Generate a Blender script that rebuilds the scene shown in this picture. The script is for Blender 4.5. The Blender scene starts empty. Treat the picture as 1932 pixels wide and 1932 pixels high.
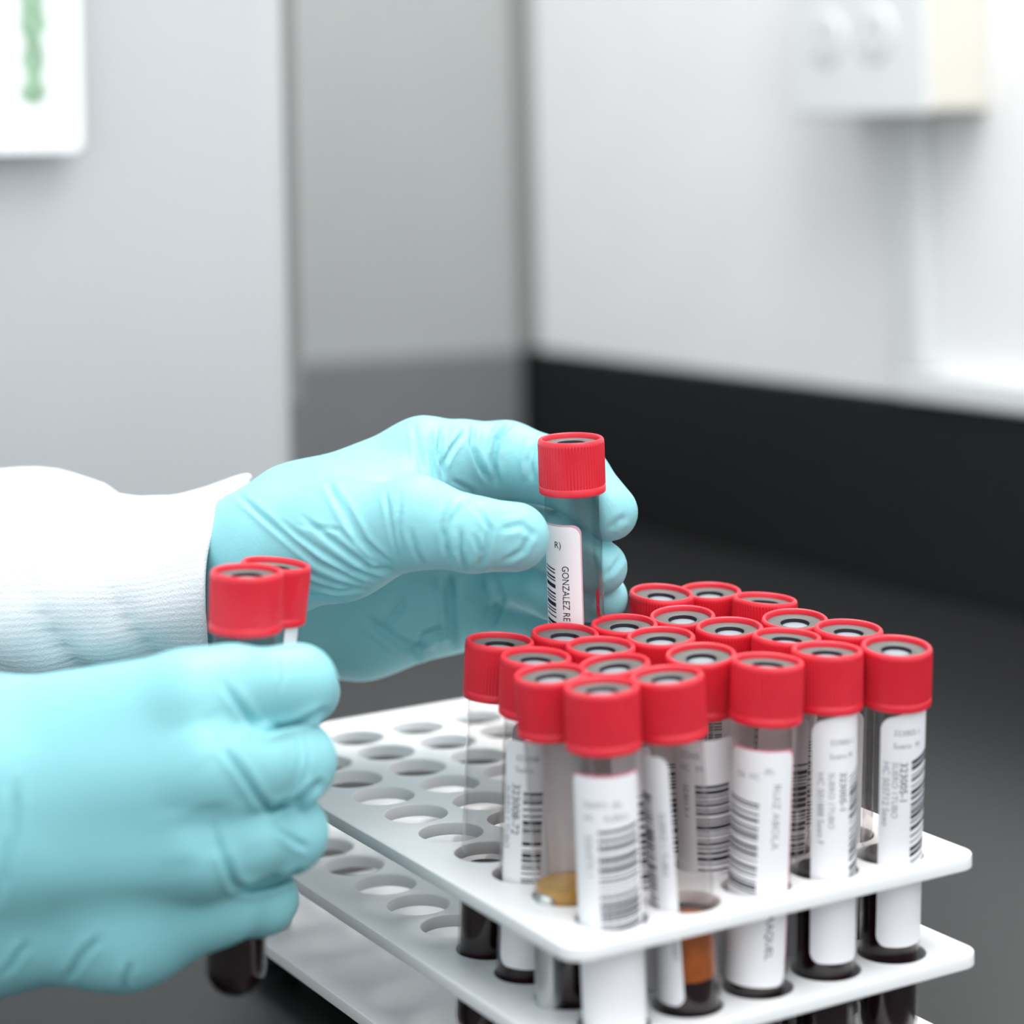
import bpy, bmesh, math, random
import numpy as np
from mathutils import Vector, Matrix

random.seed(7)
rng = np.random.default_rng(7)
S = 0.001                     # everything below is written in millimetres
scene = bpy.context.scene
col = scene.collection

# ------------------------------------------------------------------ camera
PITCH = 20.5                  # rack hole spacing
PX = PITCH * 1.0618           # spacing across the short side of the rack
CAM = np.array([-301.33, -477.91, 196.14])
YAW, PIT, ROL, FPX = 0.5272, -0.0067, -0.0221, 4336.8
CX, CY = 966.0, 966.0 - 770.3
FW = np.array([math.cos(PIT) * math.sin(YAW), math.cos(PIT) * math.cos(YAW), -math.sin(PIT)])
_r = np.array([math.cos(YAW), -math.sin(YAW), 0.0])
_u = np.cross(_r, FW)
RT = math.cos(ROL) * _r + math.sin(ROL) * _u
UP = -math.sin(ROL) * _r + math.cos(ROL) * _u
cam_data = bpy.data.cameras.new('camera')
cam = bpy.data.objects.new('camera', cam_data)
col.objects.link(cam)
m = Matrix.Identity(4)
for i in range(3):
    m[i][0], m[i][1], m[i][2], m[i][3] = RT[i], UP[i], -FW[i], CAM[i] * S
cam.matrix_world = m
cam_data.sensor_width = 36.0
cam_data.sensor_fit = 'HORIZONTAL'
cam_data.lens = FPX * 36.0 / 1932.0
cam_data.shift_y = -770.3 / 1932.0
cam_data.clip_start = 0.01
cam_data.clip_end = 50
cam_data.dof.use_dof = True
cam_data.dof.focus_distance = 0.640
cam_data.dof.aperture_fstop = 5.6
scene.camera = cam

# ------------------------------------------------------------------ world, lights, exposure
world = bpy.data.worlds.new('world')
scene.world = world
world.use_nodes = True
bg = world.node_tree.nodes['Background']
bg.inputs[0].default_value = (0.93, 0.97, 1.0, 1)
bg.inputs[1].default_value = 1.35


def area(name, loc, target, sx, sy, power, colr=(1, 1, 1)):
    d = bpy.data.lights.new(name, 'AREA')
    d.shape = 'RECTANGLE'
    d.size, d.size_y = sx, sy
    d.energy = power
    d.color = colr
    o = bpy.data.objects.new(name, d)
    col.objects.link(o)
    o.location = [c * S for c in loc]
    o.rotation_euler = (Vector(target) - Vector(loc)).to_track_quat('-Z', 'Y').to_euler()
    return o


area('ceiling_light', (20, 120, 1300), (60, 150, 0), 1.4, 1.0, 6.5, (1.0, 0.99, 0.97))
area('front_fill_light', (100, -1000, 1500), (40, 100, 0), 1.5, 1.5, 16, (1.0, 0.99, 0.98))  # unseen fill lamp added behind the camera to brighten front faces
area('bench_light', (330, 330, 900), (420, 480, 0), 0.25, 0.9, 7.0, (1.0, 0.98, 0.95))
vs = scene.view_settings
vs.view_transform = 'Standard'
vs.look = 'None'
vs.exposure = -0.03
vs.gamma = 1.0
vs.use_curve_mapping = False
scene.cycles.transparent_max_bounces = 32
scene.cycles.max_bounces = 6
scene.cycles.diffuse_bounces = 5
scene.cycles.glossy_bounces = 3
scene.cycles.adaptive_threshold = 0.04


# ------------------------------------------------------------------ helpers
def ray(x, y):
    return FW + (x - CX) / FPX * RT - (y - CY) / FPX * UP


def at(x, y, d):
    return CAM + ray(x, y) * d


def onz(x, y, z):
    q = ray(x, y)
    return CAM + q * (z - CAM[2]) / q[2]


def onplane(x, y, p, n):
    q = ray(x, y)
    return CAM + q * (np.dot(np.array(p) - CAM, n) / np.dot(q, n))


def proj(X):
    d = np.asarray(X) - CAM
    z = d @ FW
    return CX + FPX * (d @ RT) / z, CY - FPX * (d @ UP) / z, z


def lin(c):
    return tuple((v / 255 / 12.92) if v / 255 <= 0.04045 else ((v / 255 + 0.055) / 1.055) ** 2.4 for v in c)


def mat(name, rgb, rough=0.5, spec=0.5, noise=0.0, nscale=200.0, bump=0.0, bscale=400.0, sss=0.0, sss_r=(1, 1, 1),
        coat=0.0, emis=None):
    mt = bpy.data.materials.new(name)
    mt.use_nodes = True
    nt = mt.node_tree
    b = nt.nodes['Principled BSDF']
    b.inputs['Base Color'].default_value = (*rgb, 1)
    b.inputs['Roughness'].default_value = rough
    b.inputs['Specular IOR Level'].default_value = spec
    b.inputs['Coat Weight'].default_value = coat
    tc = nt.nodes.new('ShaderNodeTexCoord')
    if noise > 0:
        n = nt.nodes.new('ShaderNodeTexNoise')
        n.inputs['Scale'].default_value = nscale
        n.inputs['Detail'].default_value = 4
        nt.links.new(tc.outputs['Object'], n.inputs['Vector'])
        mr = nt.nodes.new('ShaderNodeMapRange')
        mr.inputs['From Min'].default_value = 0.3
        mr.inputs['From Max'].default_value = 0.7
        mr.inputs['To Min'].default_value = 1 - noise
        mr.inputs['To Max'].default_value = 1 + noise
        nt.links.new(n.outputs['Fac'], mr.inputs['Value'])
        mx = nt.nodes.new('ShaderNodeVectorMath')
        mx.operation = 'SCALE'
        mx.inputs[0].default_value = rgb
        nt.links.new(mr.outputs['Result'], mx.inputs['Scale'])
        nt.links.new(mx.outputs['Vector'], b.inputs['Base Color'])
    if bump > 0:
        n2 = nt.nodes.new('ShaderNodeTexNoise')
        n2.inputs['Scale'].default_value = bscale
        n2.inputs['Detail'].default_value = 3
        nt.links.new(tc.outputs['Object'], n2.inputs['Vector'])
        bp = nt.nodes.new('ShaderNodeBump')
        bp.inputs['Strength'].default_value = bump
        bp.inputs['Distance'].default_value = 0.001
        nt.links.new(n2.outputs['Fac'], bp.inputs['Height'])
        nt.links.new(bp.outputs['Normal'], b.inputs['Normal'])
    if sss > 0:
        b.inputs['Subsurface Weight'].default_value = sss
        b.inputs['Subsurface Radius'].default_value = sss_r
        b.inputs['Subsurface Scale'].default_value = 0.003
    return mt


def glass_mat(name, tint, edge):
    mt = bpy.data.materials.new(name)
    mt.use_nodes = True
    nt = mt.node_tree
    nt.nodes.clear()
    out = nt.nodes.new('ShaderNodeOutputMaterial')
    tr = nt.nodes.new('ShaderNodeBsdfTransparent')
    tr.inputs[0].default_value = (*tint, 1)
    gl = nt.nodes.new('ShaderNodeBsdfGlossy')
    gl.inputs['Color'].default_value = (*edge, 1)
    gl.inputs['Roughness'].default_value = 0.12
    fr = nt.nodes.new('ShaderNodeLayerWeight')
    fr.inputs['Blend'].default_value = 0.5
    pw = nt.nodes.new('ShaderNodeMath')
    pw.operation = 'POWER'
    pw.inputs[1].default_value = 3.5
    nt.links.new(fr.outputs['Facing'], pw.inputs[0])
    ml = nt.nodes.new('ShaderNodeMath')
    ml.operation = 'MULTIPLY_ADD'
    ml.inputs[1].default_value = 0.7
    ml.inputs[2].default_value = 0.035
    nt.links.new(pw.outputs[0], ml.inputs[0])
    mx = nt.nodes.new('ShaderNodeMixShader')
    nt.links.new(ml.outputs[0], mx.inputs[0])
    nt.links.new(tr.outputs[0], mx.inputs[1])
    nt.links.new(gl.outputs[0], mx.inputs[2])
    nt.links.new(mx.outputs[0], out.inputs[0])
    return mt


M = {
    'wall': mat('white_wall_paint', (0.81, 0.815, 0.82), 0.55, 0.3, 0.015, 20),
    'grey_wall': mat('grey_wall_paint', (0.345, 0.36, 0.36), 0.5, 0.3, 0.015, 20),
    'panel': mat('light_grey_laminate', (0.46, 0.485, 0.495), 0.4, 0.4, 0.01, 15),
    'trim': mat('grey_trim_and_gap_shade', (0.20, 0.205, 0.20), 0.5, 0.4),  # corner joint trim, also the painted shade of the panel gap
    'band_lit': mat('black_splash_lit_grey', (0.16, 0.168, 0.175), 0.45, 0.4, 0.05, 60),  # same black as the bench, its stronger light and gloss coloured grey
    'splash': mat('black_epoxy_splash', (0.006, 0.0063, 0.007), 0.5, 0.3, 0.1, 150),
    'bench': mat('black_epoxy_bench', (0.016, 0.0163, 0.0172), 0.27, 0.5, 0.18, 900, 0.03, 1500),
    'card': mat('white_card', (0.86, 0.88, 0.88), 0.4, 0.4),
    'plastic': mat('white_plastic', (0.70, 0.72, 0.72), 0.4, 0.4),
    'cream': mat('cream_plastic', (0.70, 0.67, 0.60), 0.45, 0.4),
    'slot': mat('socket_slot', (0.45, 0.46, 0.46), 0.6, 0.3),
    'rack': mat('white_rack_plastic', (0.93, 0.94, 0.95), 0.35, 0.4, 0.01, 60),
    'steel': mat('brushed_steel', (0.55, 0.57, 0.57), 0.35, 0.5),
    'red': mat('red_cap_plastic', (0.72, 0.022, 0.042), 0.36, 0.45, 0.04, 120),
    'rubber': mat('grey_rubber', (0.105, 0.105, 0.10), 0.5, 0.4, 0.06, 300),
    'rubber_dark_and_shade': mat('black_rubber_and_recess_shade', (0.012, 0.012, 0.02), 0.4, 0.4),  # true rubber on the feet, painted shade in the stopper recess
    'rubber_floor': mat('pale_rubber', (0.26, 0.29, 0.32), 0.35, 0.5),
    'label': mat('label_paper', (0.86, 0.86, 0.88), 0.5, 0.35),
    'ink': mat('label_ink', (0.02, 0.022, 0.04), 0.6, 0.2),
    'ink_pale': mat('faded_label_ink', (0.30, 0.31, 0.35), 0.6, 0.2),
    'pink': mat('pink_label_edge', (0.66, 0.16, 0.26), 0.5, 0.3),
    'pink_pale': mat('pale_pink_label_edge', (0.62, 0.40, 0.47), 0.5, 0.3),
    'blood': mat('dark_blood', (0.012, 0.002, 0.004), 0.18, 0.5),
    'streak': mat('wet_red_blood', (0.30, 0.012, 0.03), 0.2, 0.5),
    'serum': mat('amber_serum', (0.42, 0.11, 0.02), 0.2, 0.5, 0.2, 250),
    'serum_pale': mat('straw_serum', (0.62, 0.36, 0.07), 0.2, 0.5, 0.15, 250),
    'glove': mat('turquoise_nitrile', (0.25, 0.585, 0.635), 0.46, 0.35, 0.02, 60, 0.10, 900),
    'green': mat('green_print', (0.28, 0.43, 0.30), 0.6, 0.2, 0.22, 130),
    'glass': glass_mat('clear_tube', (0.87, 0.85, 0.845), (0.95, 0.95, 0.95)),
}

M['steel'].node_tree.nodes['Principled BSDF'].inputs['Metallic'].default_value = 0.85
# knitted white fabric: fine ribs that run along the arm come from geometry, the yarn from the bump
M['knit'] = mat('white_knit', (0.62, 0.64, 0.67), 0.85, 0.15, 0.02, 200, 0.35, 1800)
M['cloth'] = mat('white_coat_cloth', (0.68, 0.70, 0.715), 0.85, 0.15, 0.015, 150, 0.25, 1200)


def mesh(name, V, F, material, parent=None, loc=None, smooth=True, auto=None):
    me = bpy.data.meshes.new(name)
    me.from_pydata([tuple(float(c) * S for c in v) for v in V], [], F)
    me.validate()
    me.materials.append(material)
    if smooth:
        me.polygons.foreach_set('use_smooth', [True] * len(me.polygons))
        if auto:
            me.set_sharp_from_angle(angle=math.radians(auto))
    o = bpy.data.objects.new(name, me)
    col.objects.link(o)
    if parent:
        o.parent = parent
    if loc is not None:
        o.location = [c * S for c in loc]
    return o


def from_data(name, me, parent=None):
    o = bpy.data.objects.new(name, me)
    col.objects.link(o)
    o.parent = parent
    return o


def empty(name, loc, label, cat, group=None):
    o = bpy.data.objects.new(name, None)
    o.empty_display_size = 0.01
    col.objects.link(o)
    o.location = [c * S for c in loc]
    tag(o, label, cat, group)
    return o


def tag(o, label, cat, group=None):
    o['label'] = label
    o['category'] = cat
    if group:
        o['group'] = group
    return o


def structure(o, label):
    o['kind'] = 'structure'
    o['label'] = label
    return o


def prism(poly, z0, z1):
    """vertical prism over a counter-clockwise polygon"""
    n = len(poly)
    V = [(x, y, z0) for x, y in poly] + [(x, y, z1) for x, y in poly]
    F = [tuple(range(n - 1, -1, -1)), tuple(range(n, 2 * n))]
    F += [(i, (i + 1) % n, n + (i + 1) % n, n + i) for i in range(n)]
    return V, F


def obox(p, ax, ay, az, lx, ly, lz):
    """box from corner p along three unit axes"""
    p, ax, ay, az = map(np.array, (p, ax, ay, az))
    V = []
    for k in (0, 1):
        for j in (0, 1):
            for i in (0, 1):
                V.append(p + ax * lx * i + ay * ly * j + az * lz * k)
    F = [(0, 2, 3, 1), (4, 5, 7, 6), (0, 1, 5, 4), (2, 6, 7, 3), (0, 4, 6, 2), (1, 3, 7, 5)]
    if np.dot(np.cross(ax, ay), az) < 0:
        F = [tuple(reversed(f)) for f in F]
    return V, F


def bevel(o, w, seg=3):
    b = o.modifiers.new('bevel', 'BEVEL')
    b.width = w * S
    b.segments = seg
    b.limit_method = 'ANGLE'
    return o


def lathe(profile, n=48, rib=None):
    """profile: list of (r, z); rib(theta, r, z) may change the radius"""
    V, F = [], []
    rows = []
    for (r, z) in profile:
        if r < 1e-6:
            rows.append([len(V)])
            V.append((0, 0, z))
        else:
            row = []
            for k in range(n):
                t = 2 * math.pi * k / n
                rr = rib(t, r, z, k) if rib else r
                row.append(len(V))
                V.append((rr * math.cos(t), rr * math.sin(t), z))
            rows.append(row)
    for a, b in zip(rows, rows[1:]):
        for k in range(n):
            k2 = (k + 1) % n
            if len(a) == 1 and len(b) > 1:
                F.append((a[0], b[k2], b[k]))
            elif len(b) == 1 and len(a) > 1:
                F.append((a[k], a[k2], b[0]))
            elif len(a) > 1:
                F.append((a[k], a[k2], b[k2], b[k]))
    return V, F


# ------------------------------------------------------------------ the room corner and the bench
ZB = -2.51 * PITCH - 10.5      # bench top
WA = np.array([492.2, 868.2, 0.0])      # where the two walls meet
WB = np.array([515.2, 410.4, 0.0])
wd = (WB - WA) / np.linalg.norm(WB - WA)          # along the right wall, towards the camera
wn = np.array([wd[1], -wd[0], 0.0])               # its normal, into the room
if wn[0] > 0:
    wn = -wn
ld = np.array([-0.983, 0.184, 0.0])               # along the left wall
ln = np.array([-0.184, -0.983, 0.0])
Z = np.array([0, 0, 1.0])
ZS = 41.0                                          # top of the splash

o = mesh('wall_back', *obox(WA + ln * -0 - wn * 60 - wd * 60 + Z * (ZB - 40), wd, wn, Z, 1300, 60, 1100), M['wall'], smooth=False)
structure(o, 'white painted wall behind the black splash')
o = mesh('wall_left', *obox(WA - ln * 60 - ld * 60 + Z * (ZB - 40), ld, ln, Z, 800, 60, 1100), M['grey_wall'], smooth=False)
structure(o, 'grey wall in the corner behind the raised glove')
o = mesh('trim_1', *obox(WA - wd * 0 + Z * (ZS + 2), wd, wn, Z, 11, 7, 700), M['trim'], smooth=False)
structure(o, 'grey sealed joint in the room corner')

o = mesh('countertop', *obox(WA + wn * 0 - wd * 20 + Z * (ZB - 30), wd, wn, Z, 1500, 1400, 30), M['bench'], smooth=False)
bevel(o, 2)
tag(o, 'black epoxy laboratory worktop under the tube rack', 'worktop')
o = mesh('backsplash', *obox(WA + Z * ZB, wd, wn, Z, 1250, 9, ZS - ZB), M['splash'], smooth=False)
bevel(o, 2)
tag(o, 'black splash strip along the foot of the white wall', 'splash')
o = mesh('side_splash', *obox(WA + Z * ZB + wn * 10, ld, ln, Z, 520, 9, ZS - ZB), M['band_lit'], smooth=False)
bevel(o, 2)
tag(o, 'bench-black splash strip, its sheen painted grey, along the foot of the corner wall', 'splash')

# the light grey upright panel on the left, with a rounded front edge
PE = at(556, 500, 1000)
pd = ld
cpts = []
R0 = 16.0
for k in range(9):
    a = math.pi / 2 * k / 8
    cpts.append(PE + pd * (R0 - R0 * math.sin(a)) + ln * -(R0 - R0 * math.cos(a)) * 1.0)
poly = [(p[0], p[1]) for p in cpts[::1]]
# order: start at far-left front, run to the rounded edge, back along the rear
front_left = PE + pd * 420
rear_left = PE + pd * 420 - ln * 30
rear_right = PE - ln * 30
pp = [front_left] + cpts[::-1] + [rear_right, rear_left]
pp = [front_left] + [PE + pd * (R0 - R0 * math.sin(math.pi / 2 * k / 8)) - ln * (R0 - R0 * math.cos(math.pi / 2 * k / 8))
                     for k in range(9)] + [rear_right, rear_left]
poly = [(p[0], p[1]) for p in pp]
ar = sum(poly[i][0] * poly[(i + 1) % len(poly)][1] - poly[(i + 1) % len(poly)][0] * poly[i][1] for i in range(len(poly)))
if ar < 0:
    poly = poly[::-1]
o = mesh('cabinet_panel', *prism(poly, ZB, 700), M['panel'], auto=40)
tag(o, 'pale grey upright cabinet panel with rounded edge behind the sleeve', 'panel')
o = mesh('panel_gap_shade', *obox(PE - ln * 18 - pd * 7 + Z * ZB, pd, -ln, Z, 8, 12, 700 - ZB), M['trim'], smooth=False)  # added strip, its dark colour stands in for shade in the gap
tag(o, 'dark grey strip added as the gap shade beside the pale cabinet panel', 'shade strip')

# the white card on that panel
nl = ln
cp = PE + ln * 13
c_br = onplane(158, 287, cp, ln)
c_tr = onplane(160, 0, cp, ln)
cw, ch = 150.0, 230.0
V2 = []
rr = 5.0
corners = [((-rr), rr, -90, 0), (-rr, ch - rr, 0, 90), (-cw + rr, ch - rr, 90, 180), (-cw + rr, rr, 180, 270)]
for (ux, uz, a0, a1) in corners:
    for k in range(7):
        a = math.radians(a0 + (a1 - a0) * k / 6)
        V2.append((ux + rr * math.cos(a), uz + rr * math.sin(a)))
rightv = -ld
base = c_br
V = [base + rightv * a + Z * b for a, b in V2] + [base + rightv * a + Z * b - ln * 2.0 for a, b in V2]
n = len(V2)
F = [tuple(range(n)), tuple(range(2 * n - 1, n - 1, -1))] + [(i, n + i, n + (i + 1) % n, (i + 1) % n) for i in range(n)]
card = empty('wall_card', base, 'white rounded card with a green printed line on the pale panel', 'card')
Vl = [v - base for v in V]
mesh('sheet', Vl, F, M['card'], card, smooth=False)
V, F = [], []
rows = 46
for k in range(rows + 1):
    z = 20 + k * 4.0
    w = 4.8 + 1.2 * math.sin(k * 1.7) + random.uniform(-0.8, 0.8)
    if k == 0:
        w = 1.5
    c = -20 + random.uniform(-0.4, 0.4) + k * 0.02
    for s in (-1, 1):
        V.append(rightv * (c + s * w) + Z * z + ln * 0.15)
    if k:
        F.append((2 * k - 2, 2 * k - 1, 2 * k + 1, 2 * k))
mesh('green_print', V, F, M['green'], card, smooth=False)
for sx in (-50, -100):
    mesh('standoff', *obox(rightv * sx + Z * 150 - ln * 13, rightv, ln, Z, 8, 11.2, 8), M['plastic'], card, smooth=False)

# the socket box, its conduit and the raceway on the white wall
Q1 = onplane(1500, 215, WA + wn * 44, wn)
Q2 = onplane(1748, 222, WA + wn * 44, wn)
wlen = float(np.dot(Q2 - Q1, wd))
box = empty('socket_box', Q1, 'white wall socket box with cream side high on the white wall', 'socket box')
b = mesh('housing', *obox(-wn * 44, wd, wn, Z, wlen, 40, 130), M['cream'], box, smooth=False)
bevel(b, 2.0)
b = mesh('cover_plate', *obox(-wn * 4 - wd * 1.5 - Z * 1.5, wd, wn, Z, wlen + 2, 4, 133), M['plastic'], box, smooth=False)
bevel(b, 1.8)
for (px_, py_) in ((1560, 70), (1652, 62)):
    c = onplane(px_, py_, WA + wn * 44, wn) - Q1
    V, F = [], []
    n = 24
    for k in range(n):
        a = 2 * math.pi * k / n
        V.append(c + wn * 1.4 + wd * 13 * math.cos(a) + Z * 13 * math.sin(a))
    for k in range(n):
        a = 2 * math.pi * k / n
        V.append(c - wn * 0.5 + wd * 14 * math.cos(a) + Z * 14 * math.sin(a))
    F = [tuple(range(n))] + [(k, n + k, n + (k + 1) % n, (k + 1) % n) for k in range(n)]
    sk = mesh('socket', V, F, M['plastic'], box, auto=30)
    for (a, z0, w, h) in ((-5, 1, 3.2, 8), (5, 1, 3.2, 8), (-2, -10, 4.5, 5)):
        mesh('slot', *obox(c + wn * 1.35 + wd * (a - w / 2) + Z * (z0 - h / 2 + 2), wd, wn, Z, w, 0.25, h), M['slot'], sk, smooth=False)

K1 = onplane(1692, 236, WA, wn)
K2 = onplane(1755, 236, WA, wn)
kw = float(np.dot(K2 - K1, wd))
k_top = Q1[2] - 1
con = mesh('conduit', *obox(K1 * [1, 1, 0] + Z * (ZS + 16) + wd * 8, wd, wn, Z, 20, 11, k_top - ZS - 16), M['plastic'], smooth=False)
bevel(con, 2.5)
tag(con, 'white vertical cable conduit below the wall socket box', 'conduit')
R1 = onplane(1728, 745, WA, wn)
rw = mesh('cable_raceway', *obox(R1 * [1, 1, 0] + Z * (ZS + 0.5), wd, wn, Z, 420, 14, 15), M['plastic'], smooth=False)
bevel(rw, 2)
tag(rw, 'white horizontal cable raceway resting on the black splash', 'raceway')

# ------------------------------------------------------------------ the rack
Z_TOP, Z_MID, Z_BOT = 0.0, -1.255 * PITCH, -2.51 * PITCH
T = 3.7
X0, X1, Y0, Y1 = -0.98 * PITCH, 5.22 * PITCH, -0.66 * PITCH, 10.1 * PITCH
HOLE_R = 8.9


def plate_mesh(name, holes, t):
    cu = bpy.data.curves.new(name, 'CURVE')
    cu.dimensions = '2D'
    cu.fill_mode = 'BOTH'
    be = 0.5
    cu.extrude = (t / 2 - be) * S
    cu.bevel_depth = be * S
    cu.bevel_resolution = 2
    cu.offset = -be * S

    def loop(pts):
        sp = cu.splines.new('POLY')
        sp.points.add(len(pts) - 1)
        for p, q in zip(sp.points, pts):
            p.co = (q[0] * S, q[1] * S, 0, 1)
        sp.use_cyclic_u = True
    rc = 6.0
    outer = []
    for (cx_, cy_, a0) in ((X1 - rc, Y0 + rc, -90), (X1 - rc, Y1 - rc, 0), (X0 + rc, Y1 - rc, 90), (X0 + rc, Y0 + rc, 180)):
        for k in range(9):
            a = math.radians(a0 + 90 * k / 8)
            outer.append((cx_ + rc * math.cos(a), cy_ + rc * math.sin(a)))
    loop(outer)
    if holes:
        for i in range(5):
            for j in range(10):
                loop([(i * PX + HOLE_R * math.cos(-2 * math.pi * k / 40), j * PITCH + HOLE_R * math.sin(-2 * math.pi * k / 40)) for k in range(40)])
    ob = bpy.data.objects.new(name, cu)
    col.objects.link(ob)
    dg = bpy.context.evaluated_depsgraph_get()
    me = bpy.data.meshes.new_from_object(ob.evaluated_get(dg))
    bpy.data.objects.remove(ob)
    me.materials.clear()
    me.materials.append(M['rack'])
    me.polygons.foreach_set('use_smooth', [True] * len(me.polygons))
    me.set_sharp_from_angle(angle=math.radians(28))
    return me


rack = empty('test_tube_rack', (0, 0, ZB), 'white three-tier plastic tube rack with round holes on the black worktop', 'rack')


def rel(x, y, z):
    return (x * S, y * S, (z - ZB) * S)


holed = plate_mesh('shelf', True, T)
for z in (Z_TOP, Z_MID):
    s = from_data('shelf', holed, rack)
    s.location = rel(0, 0, z - T / 2)
s = from_data('base_plate', plate_mesh('base_plate', False, T), rack)
s.location = rel(0, 0, Z_BOT - T / 2)
POSTS = [(-0.36 * PX, 1.0 * PITCH - 10), (-0.36 * PX, 8.5 * PITCH), (4.42 * PX, 0.5 * PITCH), (4.42 * PX, 8.5 * PITCH)]
POSTS[0] = tuple(onz(1033, 1700, 0)[:2])
POSTS[1] = tuple(onz(528, 1748, Z_BOT)[:2])
POSTS[2] = (4.5 * PX, 1.5 * PITCH)
POSTS[3] = (4.5 * PX, 8.5 * PITCH)
Vp, Fp = lathe([(0, 0), (3.3, 0), (3.6, 0.3), (3.6, -Z_MID - T - 0.3), (3.3, -Z_MID - T), (0, -Z_MID - T)], 28)
Vb, Fb = lathe([(3.2, 0), (3.3, 0.5), (2.9, 1.5), (1.8, 2.1), (0.9, 2.2), (0.8, 1.5), (0, 1.5)], 24)
Vf, Ff = lathe([(0, 0), (5.0, 0), (5.4, 0.6), (5.4, Z_BOT - T - ZB), (0, Z_BOT - T - ZB)], 28)
post_me = bolt_me = foot_me = None
for (x, y) in POSTS:
    for z in (Z_MID, Z_BOT):
        if post_me is None:
            p = mesh('post', Vp, Fp, M['steel'], rack, auto=40)
            post_me = p.data
        else:
            p = from_data('post', post_me, rack)
        p.location = rel(x, y, z)
    if bolt_me is None:
        p = mesh('bolt', Vb, Fb, M['steel'], rack, auto=50)
        bolt_me = p.data
        q = mesh('foot', Vf, Ff, M['rubber_dark_and_shade'], rack, auto=40)
        foot_me = q.data
    else:
        p = from_data('bolt', bolt_me, rack)
        q = from_data('foot', foot_me, rack)
    p.location = rel(x, y, Z_TOP)
    q.location = rel(x, y, ZB)

# ------------------------------------------------------------------ the tubes
LEN = 108.4           # to the top of the cap
RT_ = 7.9
CAPH = 15.2
CAPZ = LEN - CAPH


def cap_rib(t, r, z, k):
    if 2.3 < z < 13.8 and r > 8.8:
        return r + (0.13 if k % 4 in (0, 1) else -0.13)
    return r


cap_profile = [(7.95, 0.2), (9.0, 0.0), (9.3, 0.25), (9.36, 0.6), (9.36, 1.8), (9.25, 2.05), (9.15, 2.2), (9.2, 2.5),
               (9.22, 13.3), (9.25, 13.6), (9.3, 13.9), (9.26, 14.5), (9.08, 14.95), (8.8, 15.2), (8.4, 15.2), (8.12, 15.05),
               (7.95, 14.7), (7.9, 13.7), (7.9, 12.5)]
V, F = lathe(cap_profile, 256, cap_rib)
o = mesh('cap', V, F, M['red'], auto=35)
CAP_ME = o.data
bpy.data.objects.remove(o)
V, F = lathe([(7.93, 12.9), (7.9, 13.75), (7.0, 13.95), (4.3, 13.95), (4.0, 13.75)], 48)
o = mesh('stopper', V, F, M['rubber'], auto=40)
STOP_ME = o.data
bpy.data.objects.remove(o)
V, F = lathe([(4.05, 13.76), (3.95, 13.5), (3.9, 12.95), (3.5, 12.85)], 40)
o = mesh('recess_wall', V, F, M['rubber_dark_and_shade'], auto=60)  # near-black colour paints the shade on the recess wall
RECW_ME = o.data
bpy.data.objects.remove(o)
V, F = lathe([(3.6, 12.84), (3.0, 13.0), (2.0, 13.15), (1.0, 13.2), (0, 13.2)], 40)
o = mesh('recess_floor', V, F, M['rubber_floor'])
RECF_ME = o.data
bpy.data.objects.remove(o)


def round_bottom(r, top, cz, close):
    pr_ = [(0, cz - r)]
    for k in range(1, 11):
        a = math.pi / 2 * k / 10
        pr_.append((r * math.sin(a), cz - r * math.cos(a)))
    pr_.append((r, top))
    if close:
        pr_ += [(r * 0.97, top + 0.05), (0, top - 0.25)]
    return pr_


V, F = lathe(round_bottom(RT_, CAPZ + 4, RT_, False), 56)
o = mesh('glass_tube', V, F, M['glass'])
GLASS_ME = o.data
bpy.data.objects.remove(o)

_liq = {}


def liquid(kind, z0, z1):
    key = (kind, round(z0, 1), round(z1, 1))
    if key not in _liq:
        r = RT_ - 0.7
        if z0 <= 0:
            V, F = lathe(round_bottom(r, z1, RT_, True), 40)
        else:
            V, F = lathe([(0, z0), (r, z0), (r, z1), (r * 0.97, z1 + 0.05), (0, z1 - 0.25)], 40)
        o = mesh(kind, V, F, M[{'blood': 'blood', 'serum': 'serum', 'pale': 'serum_pale'}[kind]], auto=50)
        _liq[key] = o.data
        bpy.data.objects.remove(o)
    return _liq[key]


def label_sheet(f0, f1, z0, z1, rc=3.0, r=RT_ + 0.06, top_tilt=0.0):
    """curved paper sheet between angles f0..f1 (radians, right-hand side positive) and heights z0..z1"""
    V, F = [], []
    zs = [z0 + rc * (1 - math.cos(math.pi / 2 * k / 6)) for k in range(7)] + \
         [z1 - rc * (1 - math.cos(math.pi / 2 * k / 6)) for k in range(6, -1, -1)]
    nphi = max(8, int((f1 - f0) / 0.12))
    for z in zs:
        dz = min(z - z0, z1 - z)
        ins = 0.0 if dz >= rc else rc - math.sqrt(max(0, rc * rc - (rc - dz) ** 2))
        da = ins / r
        for k in range(nphi + 1):
            ph = f0 + da + (f1 - f0 - 2 * da) * k / nphi
            V.append(cyl(ph, z + (top_tilt * (ph - f0) if z > (z0 + z1) / 2 else 0), r))
    for a in range(len(zs) - 1):
        for k in range(nphi):
            i = a * (nphi + 1) + k
            F.append((i, i + 1, i + nphi + 2, i + nphi + 1))
    return V, F


def cyl(ph, z, r):
    # ph = 0 looks at the camera (local -y), positive to the right (local +x)
    return (r * math.sin(ph), -r * math.cos(ph), z)


_fonts = {}


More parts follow.
